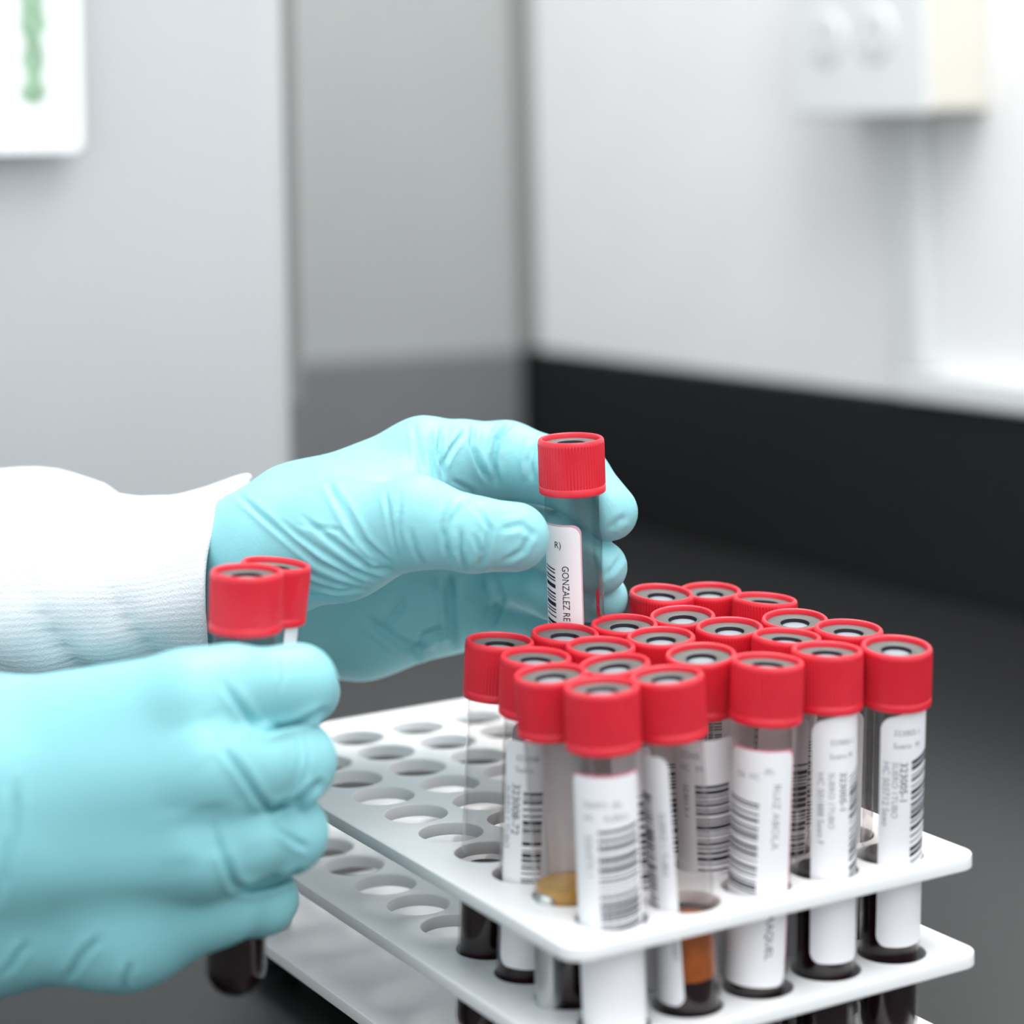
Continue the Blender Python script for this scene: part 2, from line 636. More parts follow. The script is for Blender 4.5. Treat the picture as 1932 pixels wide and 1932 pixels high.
def glyphs(txt):
    if txt not in _fonts:
        cu = bpy.data.curves.new('t', 'FONT')
        cu.body = txt
        cu.size = 1.0
        cu.resolution_u = 3
        ob = bpy.data.objects.new('t', cu)
        col.objects.link(ob)
        dg = bpy.context.evaluated_depsgraph_get()
        me = bpy.data.meshes.new_from_object(ob.evaluated_get(dg))
        V = [tuple(v.co) for v in me.vertices]
        F = [tuple(p.vertices) for p in me.polygons]
        bpy.data.objects.remove(ob)
        bpy.data.meshes.remove(me)
        _fonts[txt] = (V, F)
    return _fonts[txt]


RP = RT_ + 0.11


def text_down(txt, ph, ztop, size, stretch=1.15, acc=None):
    """text that reads downwards; letter tops point to the right"""
    V, F = glyphs(txt)
    off = len(acc[0])
    for x, y, _ in V:
        acc[0].append(cyl(ph + y * size / RP, ztop - x * size * stretch, RP))
    acc[1].extend(tuple(i + off for i in f) for f in F)


def text_across(txt, ph, z, size, stretch=1.0, acc=None):
    V, F = glyphs(txt)
    off = len(acc[0])
    for x, y, _ in V:
        acc[0].append(cyl(ph + x * size * stretch / RP, z + y * size, RP))
    acc[1].extend(tuple(i + off for i in f) for f in F)


def barcode(f0, f1, z0, z1, acc, seed=0, slant=0.0):
    rs = random.Random(seed)
    z = z1
    nn = 6
    while z > z0 + 0.3:
        h = rs.choice((0.35, 0.35, 0.5, 0.8, 1.1))
        gap = rs.choice((0.4, 0.45, 0.6, 0.9, 1.2))
        off = len(acc[0])
        for k in range(nn + 1):
            ph = f0 + (f1 - f0) * k / nn
            dz = slant * (k / nn)
            acc[0].append(cyl(ph, max(z0, z - h) + dz, RP))
            acc[0].append(cyl(ph, z + dz, RP))
        for k in range(nn):
            a = off + 2 * k
            acc[1].append((a, a + 2, a + 3, a + 1))
        z -= h + gap


def make_tube(base, top, label, group, spec):
    """base, top: axis points in mm; spec: what the tube holds and what is stuck on it"""
    base, top = np.array(base), np.array(top)
    ax = (top - base) / np.linalg.norm(top - base)
    root = empty('test_tube', base, label, 'test tube', group)
    view = base - CAM
    view[2] = 0
    view /= np.linalg.norm(view)                   # away from the camera
    zax = Vector(ax)
    yax = Vector(view)
    xax = yax.cross(zax).normalized()
    yax = zax.cross(xax).normalized()
    rm = Matrix((xax, yax, zax)).transposed()
    root.rotation_euler = rm.to_euler()
    from_data('glass_tube', GLASS_ME, root)
    c = from_data('cap', CAP_ME, root)
    c.location = (0, 0, CAPZ * S)
    c.rotation_euler = (0, 0, random.uniform(0, 6.28))
    st = from_data('stopper', STOP_ME, c)
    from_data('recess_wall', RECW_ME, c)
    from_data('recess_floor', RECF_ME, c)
    lv = spec.get('level', 50)
    from_data('blood', liquid('blood', 0, lv), root)
    if spec.get('serum'):
        from_data('serum', liquid('serum', lv, lv + spec['serum']), root)
    if spec.get('pale'):
        from_data('serum', liquid('pale', lv, lv + spec['pale']), root)
    if spec.get('streak'):
        V, F = label_sheet(*spec['streak'], 2.0, RT_ - 0.95)
        mesh('blood_streak', V, F, M['streak'], root)
    if 'label' in spec:
        f0, f1, z0, z1 = spec['label'][:4]
        tilt = spec.get('tilt', 0.0)
        if spec.get('pink'):
            V, F = label_sheet(f0 - 0.02, f1 + 0.05, z0 + 2, z1 + 0.55, 2.5, RT_ + 0.03, tilt)
            mesh('pink_backing', V, F, M[spec['pink'] if isinstance(spec['pink'], str) else 'pink'], root)
        V, F = label_sheet(f0, f1, z0, z1, 2.8, top_tilt=tilt)
        lb = mesh('paper_label', V, F, M['label'], root)
        for key, mt in (('dark', M['ink']), ('pale_print', M['ink_pale'])):
            acc = ([], [])
            for it in spec.get(key, []):
                if it[0] == 'bar':
                    barcode(*it[1:5], acc, seed=it[5], slant=it[6] if len(it) > 6 else 0)
                elif it[0] == 'down':
                    text_down(it[1], it[2], it[3], it[4], it[5] if len(it) > 5 else 1.0, acc=acc)
                else:
                    text_across(it[1], it[2], it[3], it[4], acc=acc)
            if acc[0]:
                mesh('printing', acc[0], acc[1], mt, lb, smooth=False)
    return root


# cap centres as they lean in the photograph, by rack hole (column from left, row from front)
CAPS = {
    (0, 3): (949, 1205), (0, 2): (1012, 1237), (0, 1): (1044, 1268), (0, 0): (1131, 1293), (1, 3): (1069, 1193),
    (1, 2): (1130, 1215), (1, 1): (1154, 1248), (2, 3): (1181, 1174), (2, 2): (1243, 1198), (1, 0): (1257, 1272),
    (3, 4): (1257, 1115), (3, 3): (1283, 1158), (4, 4): (1362, 1117), (4, 3): (1425, 1124), (2, 1): (1326, 1233),
    (3, 2): (1396, 1185), (2, 0): (1445, 1244), (4, 2): (1505, 1169), (3, 1): (1487, 1197), (3, 0): (1563, 1221),
    (4, 1): (1594, 1184), (4, 0): (1685, 1220)}
SPEC = {
    (0, 0): dict(level=49, label=(-1.35, 1.45, 25, 88), pink=True,
                 dark=[('bar', -0.28, 1.15, 50.5, 75, 11, 1.0)],
                 pale_print=[('down', '326473-1', -0.72, 74, 2.8), ('across', '326473  (R)', -0.75, 80.6, 2.1), ('across', 'HC    SUERO', -0.75, 77.4, 2.1)]),
    (1, 0): dict(level=33.5, serum=13.5, label=(-1.75, -0.12, 28, 90),
                 dark=[('bar', -1.7, -0.82, 50, 80, 5)], pale_print=[('down', 'SUERO 1 TUBO', -0.55, 76, 2.3), ('down', '316401', -0.4, 46, 2.3)]),
    (2, 0): dict(level=49, label=(-1.45, 1.1, 28, 87), pink=True,
                 dark=[('bar', -1.4, -0.12, 52, 75, 23, -1.2), ('down', 'RAQUEL', 0.26, 46, 2.9)],
                 pale_print=[('down', 'RUIZ ABOLA', 0.32, 79, 2.9), ('across', '(R)', 0.0, 81.5, 2.0), ('across', '326  HC', -1.0, 80, 2.0)]),
    (3, 0): dict(level=52, label=(-0.50, 1.5, 29.5, 91), tilt=2.2,
                 dark=[('bar', 0.84, 1.42, 50, 77, 31, 2.0), ('down', '323005-1', 0.46, 78.5, 2.7)],
                 pale_print=[('down', 'HC 501888 Sexo F', -0.28, 78.5, 2.4), ('down', 'SUERO 1TUBO', 0.08, 78.5, 2.2), ('across', '323005-1', 0.1, 85.5, 2.0), ('across', 'Suero M', 0.1, 82.0, 2.0)]),
    (4, 0): dict(level=52, label=(-0.48, 1.5, 30, 91), tilt=2.4,
                 dark=[('bar', 0.60, 1.42, 49, 80, 37, 2.0), ('down', '323005-1', 0.20, 80, 2.9)],
                 pale_print=[('down', 'HC 503712 Sexo', -0.36, 80, 2.5), ('down', 'SUERO 1TUBO', -0.06, 80, 2.3), ('across', '323005-1', -0.05, 87, 2.1), ('across', 'Suero  M', -0.05, 83.6, 2.1)]),
    (0, 1): dict(level=50, pale=4.5, label=(2.3, 3.6, 20, 88)),
    (0, 2): dict(level=48, label=(-1.05, 0.75, 29, 88),
                 dark=[('bar', -0.28, 0.35, 48, 75, 41), ('down', '323008-72', -0.68, 77, 3.1)],
                 pale_print=[('down', 'SUERO 1 TUBO', -0.98, 76, 2.4), ('across', '323008', -0.6, 83.0, 2.1), ('across', 'Suero', -0.6, 80, 2.1)]),
    (0, 3): dict(level=47, label=(0.55, 1.9, 15, 88)),
    (1, 1): dict(level=48, label=(-0.4, 1.1, 15, 88), dark=[('bar', 0.2, 1.0, 45, 76, 51)]),
    (2, 1): dict(level=48, label=(-1.3, 1.2, 15, 88),
                 dark=[('bar', -0.35, 0.85, 46, 76, 61), ('down', '323013-1', -0.8, 76, 2.4)], pale_print=[('across', '32305', -0.9, 83, 2.4), ('across', 'HC  M', -0.9, 79.6, 2.4)]),
    (3, 1): dict(level=48, label=(-1.0, 1.0, 15, 88), dark=[('bar', 0.2, 0.95, 46, 76, 71), ('bar', -0.9, -0.3, 46, 76, 72)]),
    (4, 1): dict(level=48, label=(-1.3, 0.6, 15, 88), dark=[('bar', -1.2, -0.4, 46, 76, 81), ('down', '323071', -0.2, 78, 2.4)]),
}
ROWN = {0: 'front', 1: 'second', 2: 'third', 3: 'fourth'}
COLN = {0: 'leftmost', 1: 'second from left', 2: 'middle', 3: 'second from right', 4: 'rightmost'}
EXTRA = {(0, 0): 'with a broad barcode label', (1, 0): 'orange serum over blood', (2, 0): 'with barcode label facing out',
         (3, 0): 'with narrow printed label', (4, 0): 'with dark blood beside its printed label', (0, 1): 'clear with amber residue',
         (0, 2): 'with number printed down its label', (0, 3): 'mostly clear'}
OFF = {}
LIFT = {(3, 4): 2.6}            # this one is jammed a little higher in its hole
for (i, j), (px_, py_) in CAPS.items():
    ztop = Z_BOT + LEN + LIFT.get((i, j), 0)
    off = (onz(px_, py_, ztop) - np.array([i * PX, j * PITCH, 0]))[:2]
    mag = np.linalg.norm(off)
    OFF[(i, j)] = off * min(1.0, 7.5 / mag)
for _ in range(60):                      # leaning neighbours touch, they do not run into each other
    for ka in OFF:
        for kb in OFF:
            if ka < kb:
                pa = np.array([ka[0] * PX, ka[1] * PITCH]) + OFF[ka]
                pb = np.array([kb[0] * PX, kb[1] * PITCH]) + OFF[kb]
                dv = pb - pa
                dl = np.linalg.norm(dv)
                if dl < 19.2:
                    mv = dv / dl * (19.2 - dl) / 2
                    OFF[ka] = OFF[ka] - mv
                    OFF[kb] = OFF[kb] + mv
for (i, j), (px_, py_) in sorted(CAPS.items(), key=lambda t: (t[0][1], t[0][0])):
    ztop = Z_BOT + LEN + LIFT.get((i, j), 0)
    hc = np.array([i * PX, j * PITCH, 0])
    off = OFF[(i, j)]
    b_off = -off * 38.0 / (LEN - 38.0)
    base = np.array([hc[0] + b_off[0], hc[1] + b_off[1], Z_BOT + 0.15 + LIFT.get((i, j), 0)])
    top = np.array([hc[0] + off[0], hc[1] + off[1], ztop])
    if j < 4:
        nm = 'red-capped blood tube in the rack, %s row, %s' % (ROWN[j], COLN[i])
        if (i, j) in EXTRA:
            nm += ', ' + EXTRA[(i, j)]
    else:
        nm = 'red-capped blood tube, %s of the two in the rearmost occupied rack row' % ('left' if i == 3 else 'right')
    make_tube(base, top, nm, 'red-capped tubes in the rack', SPEC.get((i, j), dict(level=46 + (i * 3 + j * 5) % 7, label=(-0.9 + 0.3 * ((i + j) % 3), 0.9, 15, 88),
              dark=[('bar', -0.2, 0.8, 46, 76, i * 10 + j)])))

HELD = []                      # axes of the tubes that the gloves close around
# the tube in the raised hand
D23 = 641.0
t_top = at(1077, 826, D23)
t_low = at(1087, 1150, D23 + 1.5)
axd = (t_low - t_top) / np.linalg.norm(t_low - t_top)
HELD.append((t_top + axd * LEN, t_top))
make_tube(t_top + axd * LEN, t_top, 'red-capped blood tube held upright in the raised gloved hand', 'red-capped tubes in the hands',
          dict(level=36, streak=(0.95, 1.25, 20, 67), label=(-1.45, 0.22, 12, 85), pink='pink_pale',
               dark=[('bar', -1.32, -0.76, 30, 74, 123, -1.0), ('down', 'GONZALEZ RE', -0.46, 74.2, 2.9, 0.80), ('across', 'R)', -0.76, 79.0, 2.6)]))
# the two tubes in the near fist
D24 = 583.0
t_top = at(466, 1076, D24)
t_low = at(444, 1838, D24 + 1)
axd = (t_low - t_top) / np.linalg.norm(t_low - t_top)
HELD.append((t_top + axd * LEN, t_top))
make_tube(t_top + axd * LEN, t_top, 'red-capped blood tube in the near fist, its dark tip showing below', 'red-capped tubes in the hands',
          dict(level=52, label=(-1.6, -0.7, 20, 84), pink=True))
t_top = at(521, 1062, 604)
t_low = at(452, 1700, 602)
axd = (t_low - t_top) / np.linalg.norm(t_low - t_top)
HELD.append((t_top + axd * LEN, t_top))
make_tube(t_top + axd * LEN, t_top, 'red-capped blood tube leaning behind the other one in the near fist', 'red-capped tubes in the hands',
          dict(level=52, label=(0.5, 1.2, 20, 95)))

# ------------------------------------------------------------------ the gloved hands
BASIS = np.stack([RT, UP, FW])            # rows: build axes


def J(x, y, d, rpx):
    """joint: seen at pixel x, y at distance d, radius in pixels -> local mm coordinates + radius"""
    return np.array([(x - CX) / FPX * d, -(y - CY) / FPX * d, d, rpx * d / FPX], dtype=np.float32)


class Field:
    def __init__(self, lo, hi, h):
        self.lo, self.h = np.array(lo, dtype=np.float32), h
        self.n = [int(math.ceil((b - a) / h)) + 1 for a, b in zip(lo, hi)]
        self.ax = [self.lo[k] + h * np.arange(self.n[k], dtype=np.float32) for k in range(3)]

    def blank(self):
        return np.full(self.n, 60.0, dtype=np.float32)

    def cone(self, F, a, b, k):
        """smooth-union a tapered capsule into F"""
        pad = 14.0
        lo = np.minimum(a[:3] - a[3], b[:3] - b[3]) - pad
        hi = np.maximum(a[:3] + a[3], b[:3] + b[3]) + pad
        sl = []
        for q in range(3):
            i0 = max(0, int((lo[q] - self.lo[q]) / self.h))
            i1 = min(self.n[q], int((hi[q] - self.lo[q]) / self.h) + 2)
            if i1 <= i0:
                return
            sl.append(slice(i0, i1))
        X = self.ax[0][sl[0]][:, None, None]
        Y = self.ax[1][sl[1]][None, :, None]
        Zz = self.ax[2][sl[2]][None, None, :]
        ba = b[:3] - a[:3]
        l2 = float(ba @ ba) + 1e-6
        t = ((X - a[0]) * ba[0] + (Y - a[1]) * ba[1] + (Zz - a[2]) * ba[2]) / l2
        t = np.clip(t, 0, 1)
        d = np.sqrt((X - a[0] - t * ba[0]) ** 2 + (Y - a[1] - t * ba[1]) ** 2 + (Zz - a[2] - t * ba[2]) ** 2)
        d -= a[3] + (b[3] - a[3]) * t
        G = F[sl[0], sl[1], sl[2]]
        F[sl[0], sl[1], sl[2]] = smin(G, d, k)

    def chain(self, F, pts, k):
        for a, b in zip(pts, pts[1:]):
            self.cone(F, a, b, k)

    def carve(self, F, base, top):
        """the glove gives way to a held tube and its cap"""
        la, lb = ((p - CAM) @ BASIS.T for p in (base, top))
        ax = (lb - la) / np.linalg.norm(lb - la)
        X = self.ax[0][:, None, None] - la[0]
        Y = self.ax[1][None, :, None] - la[1]
        Zz = self.ax[2][None, None, :] - la[2]
        t = X * ax[0] + Y * ax[1] + Zz * ax[2]
        for t0, t1, r in ((RT_, CAPZ + 2, RT_ + 0.3), (CAPZ - 0.2, LEN, 9.7)):
            tc = np.clip(t, t0, t1)
            d = np.sqrt((X - tc * ax[0]) ** 2 + (Y - tc * ax[1]) ** 2 + (Zz - tc * ax[2]) ** 2)
            if t0 > 50:
                d = np.where((t < t0) | (t > t1), np.maximum(d, r + 1), d)
            F[...] = np.maximum(F, (r - d).astype(np.float32))

    def surface(self, F):
        """naive surface nets"""
        s = F < 0
        nx, ny, nz = F.shape
        cs = np.zeros((nx - 1, ny - 1, nz - 1), dtype=np.uint8)
        for dx in (0, 1):
            for dy in (0, 1):
                for dz in (0, 1):
                    cs += s[dx:nx - 1 + dx, dy:ny - 1 + dy, dz:nz - 1 + dz]
        act = (cs > 0) & (cs < 8)
        idx = np.argwhere(act)
        vid = np.full(act.shape, -1, dtype=np.int64)
        vid[act] = np.arange(len(idx))
        acc = np.zeros((len(idx), 3))
        cnt = np.zeros(len(idx))
        cor = [(dx, dy, dz) for dx in (0, 1) for dy in (0, 1) for dz in (0, 1)]
        val = {c: F[idx[:, 0] + c[0], idx[:, 1] + c[1], idx[:, 2] + c[2]] for c in cor}
        for c in cor:
            for q in range(3):
                if c[q] == 0:
                    e = list(c)
                    e[q] = 1
                    e = tuple(e)
                    va, vb = val[c], val[e]
                    cr = (va < 0) != (vb < 0)
                    t = np.where(cr, va / np.where(cr, va - vb, 1), 0)
                    p = np.zeros((len(idx), 3))
                    for w in range(3):
                        p[:, w] = c[w]
                    p[:, q] += t
                    acc += p * cr[:, None]
                    cnt += cr
        P = self.lo + (idx + acc / cnt[:, None]) * self.h
        quads = []
        for q in range(3):
            sh = [slice(None)] * 3
            s0 = list(sh)
            s1 = list(sh)
            s0[q] = slice(0, -1)
            s1[q] = slice(1, None)
            a, b = s[tuple(s0)], s[tuple(s1)]
            cr = a != b
            e = np.argwhere(cr)
            u, v = (q + 1) % 3, (q + 2) % 3
            ok = (e[:, u] > 0) & (e[:, v] > 0) & (e[:, u] < F.shape[u] - 1) & (e[:, v] < F.shape[v] - 1)
            e = e[ok]
            inside = a[e[:, 0], e[:, 1], e[:, 2]]
            c = []
            for (du, dv) in ((-1, -1), (0, -1), (0, 0), (-1, 0)):
                g = e.copy()
                g[:, u] += du
                g[:, v] += dv
                c.append(vid[g[:, 0], g[:, 1], g[:, 2]])
            Qd = np.stack(c, 1)
            Qd[~inside] = Qd[~inside][:, ::-1]
            quads.append(Qd)
        Qd = np.concatenate(quads)
        Qd = Qd[(Qd >= 0).all(1)]
        return P, Qd


def smin(a, b, k):
    h = np.clip(0.5 + 0.5 * (b - a) / k, 0, 1)
    return b + (a - b) * h - k * h * (1 - h)


def vnormals(P, Q):
    n = np.cross(P[Q[:, 2]] - P[Q[:, 0]], P[Q[:, 3]] - P[Q[:, 1]])
    N = np.zeros_like(P)
    for k in range(4):
        np.add.at(N, Q[:, k], n)
    return N / (np.linalg.norm(N, axis=1)[:, None] + 1e-9)


def relax(P, Q, it=2, lam=0.5):
    cnt = np.zeros(len(P))
    for k in range(4):
        np.add.at(cnt, Q[:, k], 2)
    for _ in range(it):
        A = np.zeros_like(P)
        for k in range(4):
            np.add.at(A, Q[:, k], P[Q[:, (k + 1) % 4]])
            np.add.at(A, Q[:, k], P[Q[:, (k + 3) % 4]])
        P = P + lam * (A / np.maximum(cnt, 1)[:, None] - P)
    return P


def folds(P, N, lines):
    """press creases into the camera-side skin; lines: (pixel polyline, half width px, depth mm, near, far)"""
    px_ = CX + FPX * P[:, 0] / P[:, 2]
    py_ = CY - FPX * P[:, 1] / P[:, 2]
    D = np.zeros(len(P))
    face = np.clip(-(N * P / np.linalg.norm(P, axis=1)[:, None]).sum(1) * 3, 0, 1)
    for (pl, w, dep, dn, df) in lines:
        best = np.full(len(P), 1e9)
        side = np.zeros(len(P))
        tt = np.zeros(len(P))
        tot = len(pl) - 1
        for q, ((xa, ya), (xb, yb)) in enumerate(zip(pl, pl[1:])):
            dx, dy = xb - xa, yb - ya
            l2 = dx * dx + dy * dy
            t = np.clip(((px_ - xa) * dx + (py_ - ya) * dy) / l2, 0, 1)
            ex, ey = px_ - xa - t * dx, py_ - ya - t * dy
            d = np.hypot(ex, ey)
            bt = d < best
            best = np.where(bt, d, best)
            side = np.where(bt, np.sign(dx * ey - dy * ex), side)
            tt = np.where(bt, (q + t) / tot, tt)
        fade = np.clip(np.minimum(tt, 1 - tt) * 5 + 0.15, 0, 1)
        sd = best * side
        g = -np.exp(-(sd / w) ** 2) + 0.55 * np.exp(-((sd - 1.9 * w) / (1.2 * w)) ** 2) + 0.35 * np.exp(-((sd + 1.9 * w) / (1.2 * w)) ** 2)
        D += g * dep * 1.5 * fade * face * ((P[:, 2] > dn) & (P[:, 2] < df))
    return P + N * D[:, None]


def glove_mesh(name, P, Q, parent):
    W = CAM + P @ BASIS
    me = bpy.data.meshes.new(name)
    me.vertices.add(len(W))
    me.vertices.foreach_set('co', (W * S).ravel())
    me.loops.add(Q.size)
    me.loops.foreach_set('vertex_index', Q.ravel().astype(np.int32))
    me.polygons.add(len(Q))
    me.polygons.foreach_set('loop_start', (np.arange(len(Q)) * 4).astype(np.int32))
    me.polygons.foreach_set('use_smooth', [True] * len(Q))
    me.update(calc_edges=True)
    me.validate()
    me.materials.append(M['glove'])
    o = bpy.data.objects.new(name, me)
    col.objects.link(o)
    o.parent = parent
    return o


person = empty('person', (0, 0, 0), 'person in white knit-cuffed sleeves and turquoise gloves sorting blood tubes', 'person')
RES = 0.75

# raised hand: joints (pixel x, y, distance, radius px)
palm = [
    [J(250, 1085, 676, 92), J(430, 1054, 670, 86), J(560, 985, 662, 98), J(800, 873, 664, 80)],      # index side, back of the hand
    [J(250, 1085, 682, 92), J(450, 1075, 680, 102), J(780, 930, 690, 78)],
    [J(250, 1110, 690, 105), J(460, 1120, 690, 114), J(770, 1010, 704, 78)],
    [J(250, 1130, 690, 105), J(480, 1140, 694, 120), J(680, 1165, 706, 104), J(850, 1140, 712, 92)],
    [J(300, 1090, 672, 96), J(430, 1062, 659, 102), J(530, 1040, 645, 107), J(640, 1020, 631, 100), J(785, 985, 619, 80)],   # thumb base
    [J(640, 960, 650, 80), J(760, 940, 650, 70)],
]
fing = [
    [J(785, 985, 619, 80), J(890, 1008, 617, 68), J(972, 1013, 621, 65)],                                    # thumb
    [J(800, 872, 664, 80), J(870, 868, 672, 72), J(955, 868, 674, 70), J(1085, 902, 661, 63), J(1150, 966, 652, 54)],   # index
    [J(780, 930, 690, 74), J(940, 985, 690, 64), J(1060, 1028, 664, 58), J(1134, 1070, 653, 50)],               # middle
    [J(770, 1010, 704, 72), J(930, 1075, 702, 60), J(1050, 1112, 672, 56), J(1137, 1128, 660, 48)],             # ring
    [J(800, 1110, 712, 70), J(930, 1150, 710, 58), J(1030, 1165, 690, 54), J(1100, 1195, 672, 46)],             # little
]
allp = np.array([p for c in palm + fing for p in c])
lo = (allp[:, :3] - allp[:, 3:]).min(0) - 4
hi = (allp[:, :3] + allp[:, 3:]).max(0) + 4
fd = Field(lo, hi, RES)
A = fd.blank()
for c in palm:
    fd.chain(A, c, 9.0)
B = fd.blank()
for c in fing:
    g = fd.blank()
    fd.chain(g, c, 3.0)
    B = smin(B, g, 1.2)
A = smin(A, B, 5.0)
fd.carve(A, *HELD[0])
P, Q = fd.surface(A)
P = relax(P, Q, 3)
N = vnormals(P, Q)
LINES = [
    ([(440, 925), (520, 995), (600, 1062), (680, 1098)], 5, 0.8, 0, 690),
    ([(530, 985), (600, 1035), (660, 1075), (720, 1092)], 5, 0.7, 0, 690),
    ([(570, 975), (640, 1030), (700, 1072), (745, 1078)], 5, 0.8, 0, 690),
    ([(560, 990), (640, 1000), (690, 1050), (735, 1075)], 4, 0.4, 0, 690),
    ([(610, 895), (640, 950), (680, 1020), (735, 1072)], 6, 0.8, 0, 690),
    ([(640, 930), (690, 1020), (740, 1066)], 4, 0.5, 0, 690),
    ([(560, 1095), (640, 1115), (700, 1112)], 4, 0.6, 0, 690),
    ([(540, 1060), (620, 1098), (690, 1112)], 4, 0.5, 0, 690),
    ([(580, 1122), (640, 1128), (690, 1120)], 3.5, 0.5, 0, 690),
    ([(725, 920), (738, 990), (755, 1062)], 4, 0.5, 0, 660),
    ([(755, 930), (752, 1000), (765, 1055)], 4, 0.5, 0, 660),
    ([(775, 1000), (785, 1040), (800, 1068)], 4, 0.6, 0, 660),
    ([(850, 950), (835, 1000), (850, 1065)], 5, 0.8, 0, 660),
    ([(880, 945), (850, 985), (838, 1015)], 5, 0.6, 0, 660),
    ([(870, 1000), (868, 1040), (878, 1078)], 4.5, 0.8, 0, 660),
    ([(895, 1010), (905, 1040), (900, 1075)], 4, 0.6, 0, 660),
    ([(905, 960), (925, 1000), (915, 1050), (905, 1075)], 5, 0.7, 0, 660),
    ([(945, 1000), (985, 990), (1005, 1010)], 6, 0.5, 0, 660),
    ([(950, 1060), (985, 1040), (1005, 1005)], 5, 0.5, 0, 660),
    ([(815, 810), (812, 850), (822, 905)], 4, 0.6, 600, 680),
    ([(835, 808), (828, 850), (838, 900)], 5, 0.9, 600, 690),
    ([(880, 810), (850, 850), (835, 880)], 4, 0.8, 600, 690),
    ([(895, 798), (890, 840), (905, 880), (925, 910)], 5, 1.0, 600, 690),
    ([(965, 797), (938, 830), (930, 870), (938, 915)], 5, 1.3, 600, 690),
    ([(1010, 835), (998, 870), (1003, 905)], 6, 0.8, 600, 690),
    ([(850, 905), (890, 925), (905, 950)], 4, 0.5, 600, 690),
    ([(780, 800), (788, 850), (800, 900)], 5, 0.35, 600, 680),
    ([(770, 1130), (740, 1165), (720, 1190)], 8, 0.9, 640, 760),
    ([(845, 1080), (850, 1150), (855, 1225)], 8, 1.4, 640, 760),
    ([(780, 1240), (800, 1200), (850, 1180)], 7, 1.2, 640, 760),
    ([(690, 1165), (760, 1215), (830, 1240)], 8, 1.0, 640, 760),
    ([(930, 1090), (945, 1130), (930, 1175)], 7, 1.2, 640, 760),
    ([(1150, 1000), (1165, 985), (1180, 975)], 6, 0.5, 600, 680),
    ([(1140, 1090), (1160, 1070), (1172, 1050)], 5, 0.5, 600, 680),
]
P = folds(P, N, LINES)
P = relax(P, Q, 1, 0.3)
gl_far = glove_mesh('glove', P, Q, person)
gl_far['label'] = 'gloved left hand holding a tube between thumb and fingers'

# near hand: a fist around two tubes, back of the hand to the camera
palm = [
    [J(-330, 1480, 578, 120), J(-60, 1415, 566, 118), J(355, 1318, 556, 86)],
    [J(-330, 1520, 574, 120), J(-60, 1500, 556, 112), J(385, 1450, 549, 86)],
    [J(-330, 1590, 574, 130), J(-60, 1610, 556, 125), J(375, 1595, 551, 90)],
    [J(-330, 1650, 580, 130), J(-60, 1730, 566, 132), J(240, 1740, 562, 104), J(370, 1700, 562, 88)],
    [J(-330, 1600, 592, 130), J(-60, 1600, 590, 120), J(280, 1560, 590, 70)],     # palm side
    [J(-60, 1480, 596, 110), J(200, 1400, 600, 80)],
]
fing = [
    [J(355, 1318, 556, 84), J(430, 1297, 561, 74), J(560, 1293, 573, 71), J(585, 1306, 600, 50), J(560, 1312, 622, 50), J(470, 1335, 630, 48)],
    [J(385, 1450, 549, 84), J(470, 1443, 557, 74), J(556, 1438, 570, 73), J(578, 1446, 600, 50), J(550, 1452, 622, 50), J(450, 1465, 629, 48)],
    [J(375, 1595, 551, 84), J(455, 1582, 558, 72), J(542, 1572, 571, 71), J(562, 1578, 600, 50), J(535, 1582, 621, 49), J(440, 1590, 628, 47)],
    [J(370, 1700, 562, 84), J(420, 1702, 566, 70), J(492, 1696, 576, 62), J(512, 1698, 602, 46), J(500, 1700, 620, 46), J(420, 1700, 627, 44)],
    [J(60, 1400, 612, 90), J(240, 1340, 630, 72), J(380, 1310, 644, 60), J(480, 1315, 648, 54)],     # thumb, behind
]
allp = np.array([p for c in palm + fing for p in c])
lo = (allp[:, :3] - allp[:, 3:]).min(0) - 4
hi = (allp[:, :3] + allp[:, 3:]).max(0) + 4
fd = Field(lo, hi, RES)
A = fd.blank()
for c in palm:
    fd.chain(A, c, 12.0)
B = fd.blank()
for c in fing:
    g = fd.blank()
    fd.chain(g, c, 4.0)
    B = smin(B, g, 0.7)
A = smin(A, B, 4.5)
fd.carve(A, *HELD[1])
fd.carve(A, *HELD[2])
P, Q = fd.surface(A)
P = relax(P, Q, 4)
N = vnormals(P, Q)
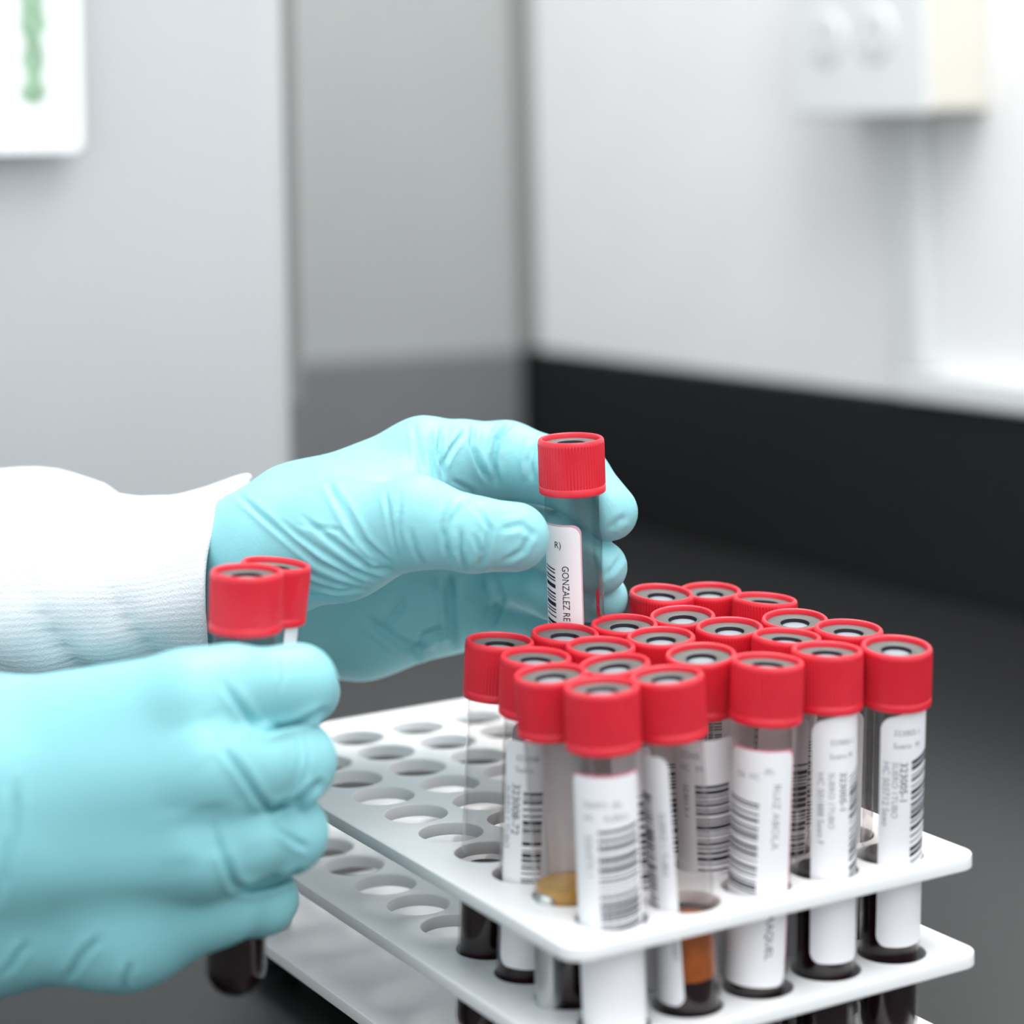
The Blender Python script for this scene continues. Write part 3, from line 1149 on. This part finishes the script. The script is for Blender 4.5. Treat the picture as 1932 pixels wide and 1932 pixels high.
LINES = [
    ([(420, 1285), (450, 1330), (480, 1370), (505, 1378), (560, 1365), (612, 1342)], 7, 0.9, 0, 592),
    ([(410, 1395), (450, 1450), (490, 1510), (510, 1528), (560, 1510), (602, 1478)], 7, 0.9, 0, 592),
    ([(405, 1560), (425, 1620), (440, 1668), (470, 1678), (520, 1665), (562, 1648)], 7, 0.9, 0, 592),
    ([(495, 1377), (560, 1366), (616, 1340)], 6, 1.1, 0, 600),
    ([(500, 1530), (560, 1511), (604, 1476)], 6, 1.1, 0, 600),
    ([(445, 1681), (510, 1668), (566, 1646)], 6, 1.1, 0, 600),
    ([(395, 1340), (420, 1375), (440, 1400)], 30, 0.35, 0, 592),
    ([(395, 1515), (402, 1560), (415, 1620)], 34, 0.6, 0, 592),
    ([(30, 1480), (25, 1580), (0, 1700)], 9, 0.7, 0, 592),
    ([(185, 1770), (150, 1810), (125, 1850)], 7, 0.8, 0, 600),
    ([(50, 1780), (30, 1810), (10, 1840)], 7, 0.6, 0, 600),
    ([(245, 1820), (235, 1850), (232, 1872)], 6, 0.8, 0, 600),
    ([(560, 1395), (568, 1430), (558, 1470)], 4, 0.3, 0, 600),
    ([(575, 1390), (585, 1425), (578, 1465)], 4, 0.3, 0, 600),
    ([(530, 1230), (538, 1260), (532, 1300)], 4, 0.25, 0, 600),
    ([(520, 1560), (560, 1590), (580, 1600)], 6, 0.6, 0, 600),
]
P = folds(P, N, LINES)
P = relax(P, Q, 1, 0.3)
gl_near = glove_mesh('glove', P, Q, person)
gl_near['label'] = 'gloved right fist closed around two tubes'


# ------------------------------------------------------------------ sleeves
def sleeve(name, stations, material, ribs, end_fn, fold_fn, parent, thick=1.6, nth=420, ns=70):
    """stations: (s, pixel x, y, distance, half height px, half depth mm) from the open end backwards"""
    ss = np.array([s[0] for s in stations])

    def interp(k, s):
        return np.interp(s, ss, [st[k] for st in stations])
    V, F = [], []
    rows = []
    smax = ss[-1]

    def ringpt(s, th, inset=0.0):
        x, y, d, hy, hd = (interp(k, s) for k in range(1, 6))
        x = x + end_fn(th) * max(0.0, 1 - s / 0.5)
        c = np.array([(x - CX) / FPX * d, -(y - CY) / FPX * d, d])
        ry = hy * d / FPX
        n = fold_fn(s, th) + ribs * math.cos(th * 105) * (1 if inset == 0 else 0) - inset
        return c + np.array([0, (ry + n) * math.sin(th), -(hd + n) * math.cos(th)])
    sl = [(0.3, thick * 2 + 0.8), (0.06, thick * 2), (0.03, thick * 1.9), (0.01, thick * 1.5), (0.0, thick)] + [(0.008, thick * 0.45), (0.022, thick * 0.12)] + \
         [(0.045 + (smax - 0.045) * (k / ns) ** 1.2, 0.0) for k in range(ns + 1)]
    for s, ins in sl:
        row = []
        for k in range(nth):
            th = 2 * math.pi * k / nth
            p = ringpt(s, th, ins)
            row.append(len(V))
            V.append(CAM + p @ BASIS)
        rows.append(row)
    for a, b in zip(rows, rows[1:]):
        for k in range(nth):
            k2 = (k + 1) % nth
            F.append((a[k], b[k], b[k2], a[k2]))
    return mesh(name, V, F, material, parent)


def end_far(th):
    # th = 0 faces the camera, pi/2 up
    return 95 * max(0.0, math.sin(th)) ** 4 + 30 * max(0, -math.cos(th)) + 14 * max(0, -math.sin(th)) + 48 * max(0, math.cos(th))


def fold_far(s, th):
    v = 0.9 * math.sin(9 * th + 7 * s) * 0.25
    # slanting pleats on the camera side, low
    w = math.exp(-((math.sin(th) + 0.4) / 0.6) ** 2) * max(0, math.cos(th) + 0.3)
    q = s * 5.5 - ((th + math.pi) % (2 * math.pi) - math.pi) * 1.8
    v += 3.0 * w * (math.sqrt(abs(math.sin(q * 1.2))) - 0.6) * min(1, s * 2.0)
    return v


kc = sleeve('knit_cuff', [(0.0, 376, 1092, 674, 197, 43.5), (0.1, 362, 1094, 674, 192, 43), (0.25, 330, 1098, 674, 173, 42), (0.4, 300, 1104, 674, 162, 42), (0.6, 250, 1110, 674, 166, 42), (1.0, 130, 1112, 672, 188, 43),
                          (1.6, -40, 1118, 672, 200, 44), (2.6, -330, 1130, 672, 205, 44), (4.5, -900, 1150, 676, 215, 46)], M['knit'], 0.06, end_far, fold_far, person)
kc['label'] = 'ribbed white knit cuff of the raised arm'


def fold_coat(s, th):
    return 1.6 * math.sin(3 * th + 4 * s) + 1.1 * math.sin(5 * th - 6 * s + 1) * math.exp(-((s - 0.3) / 0.5) ** 2)


def end_coat(th):
    return 110 * max(0.0, math.sin(th)) - 40 * max(0, math.cos(th))


cs_ = sleeve('coat_sleeve', [(0.0, 138, 1110, 700, 150, 34), (0.12, 120, 1096, 700, 178, 38), (0.4, 60, 1092, 702, 192, 41), (1.0, -100, 1096, 704, 202, 42), (2.0, -380, 1110, 708, 210, 44), (4.0, -950, 1150, 712, 240, 48)],
             M['cloth'], 0.0, end_coat, fold_coat, person, nth=160, ns=40)
cs_['label'] = 'loose white coat sleeve above the knit cuff'
ks = sleeve('knit_cuff', [(0.0, -150, 1570, 572, 290, 40), (0.5, -260, 1575, 574, 285, 42), (1.5, -520, 1585, 580, 300, 45), (3.5, -1050, 1600, 590, 330, 50)], M['knit'], 0.14,
            lambda th: 0.0, lambda s, th: 0.8 * math.sin(8 * th + 5 * s), person, nth=300, ns=30)
ks['label'] = 'ribbed white knit cuff of the near arm'
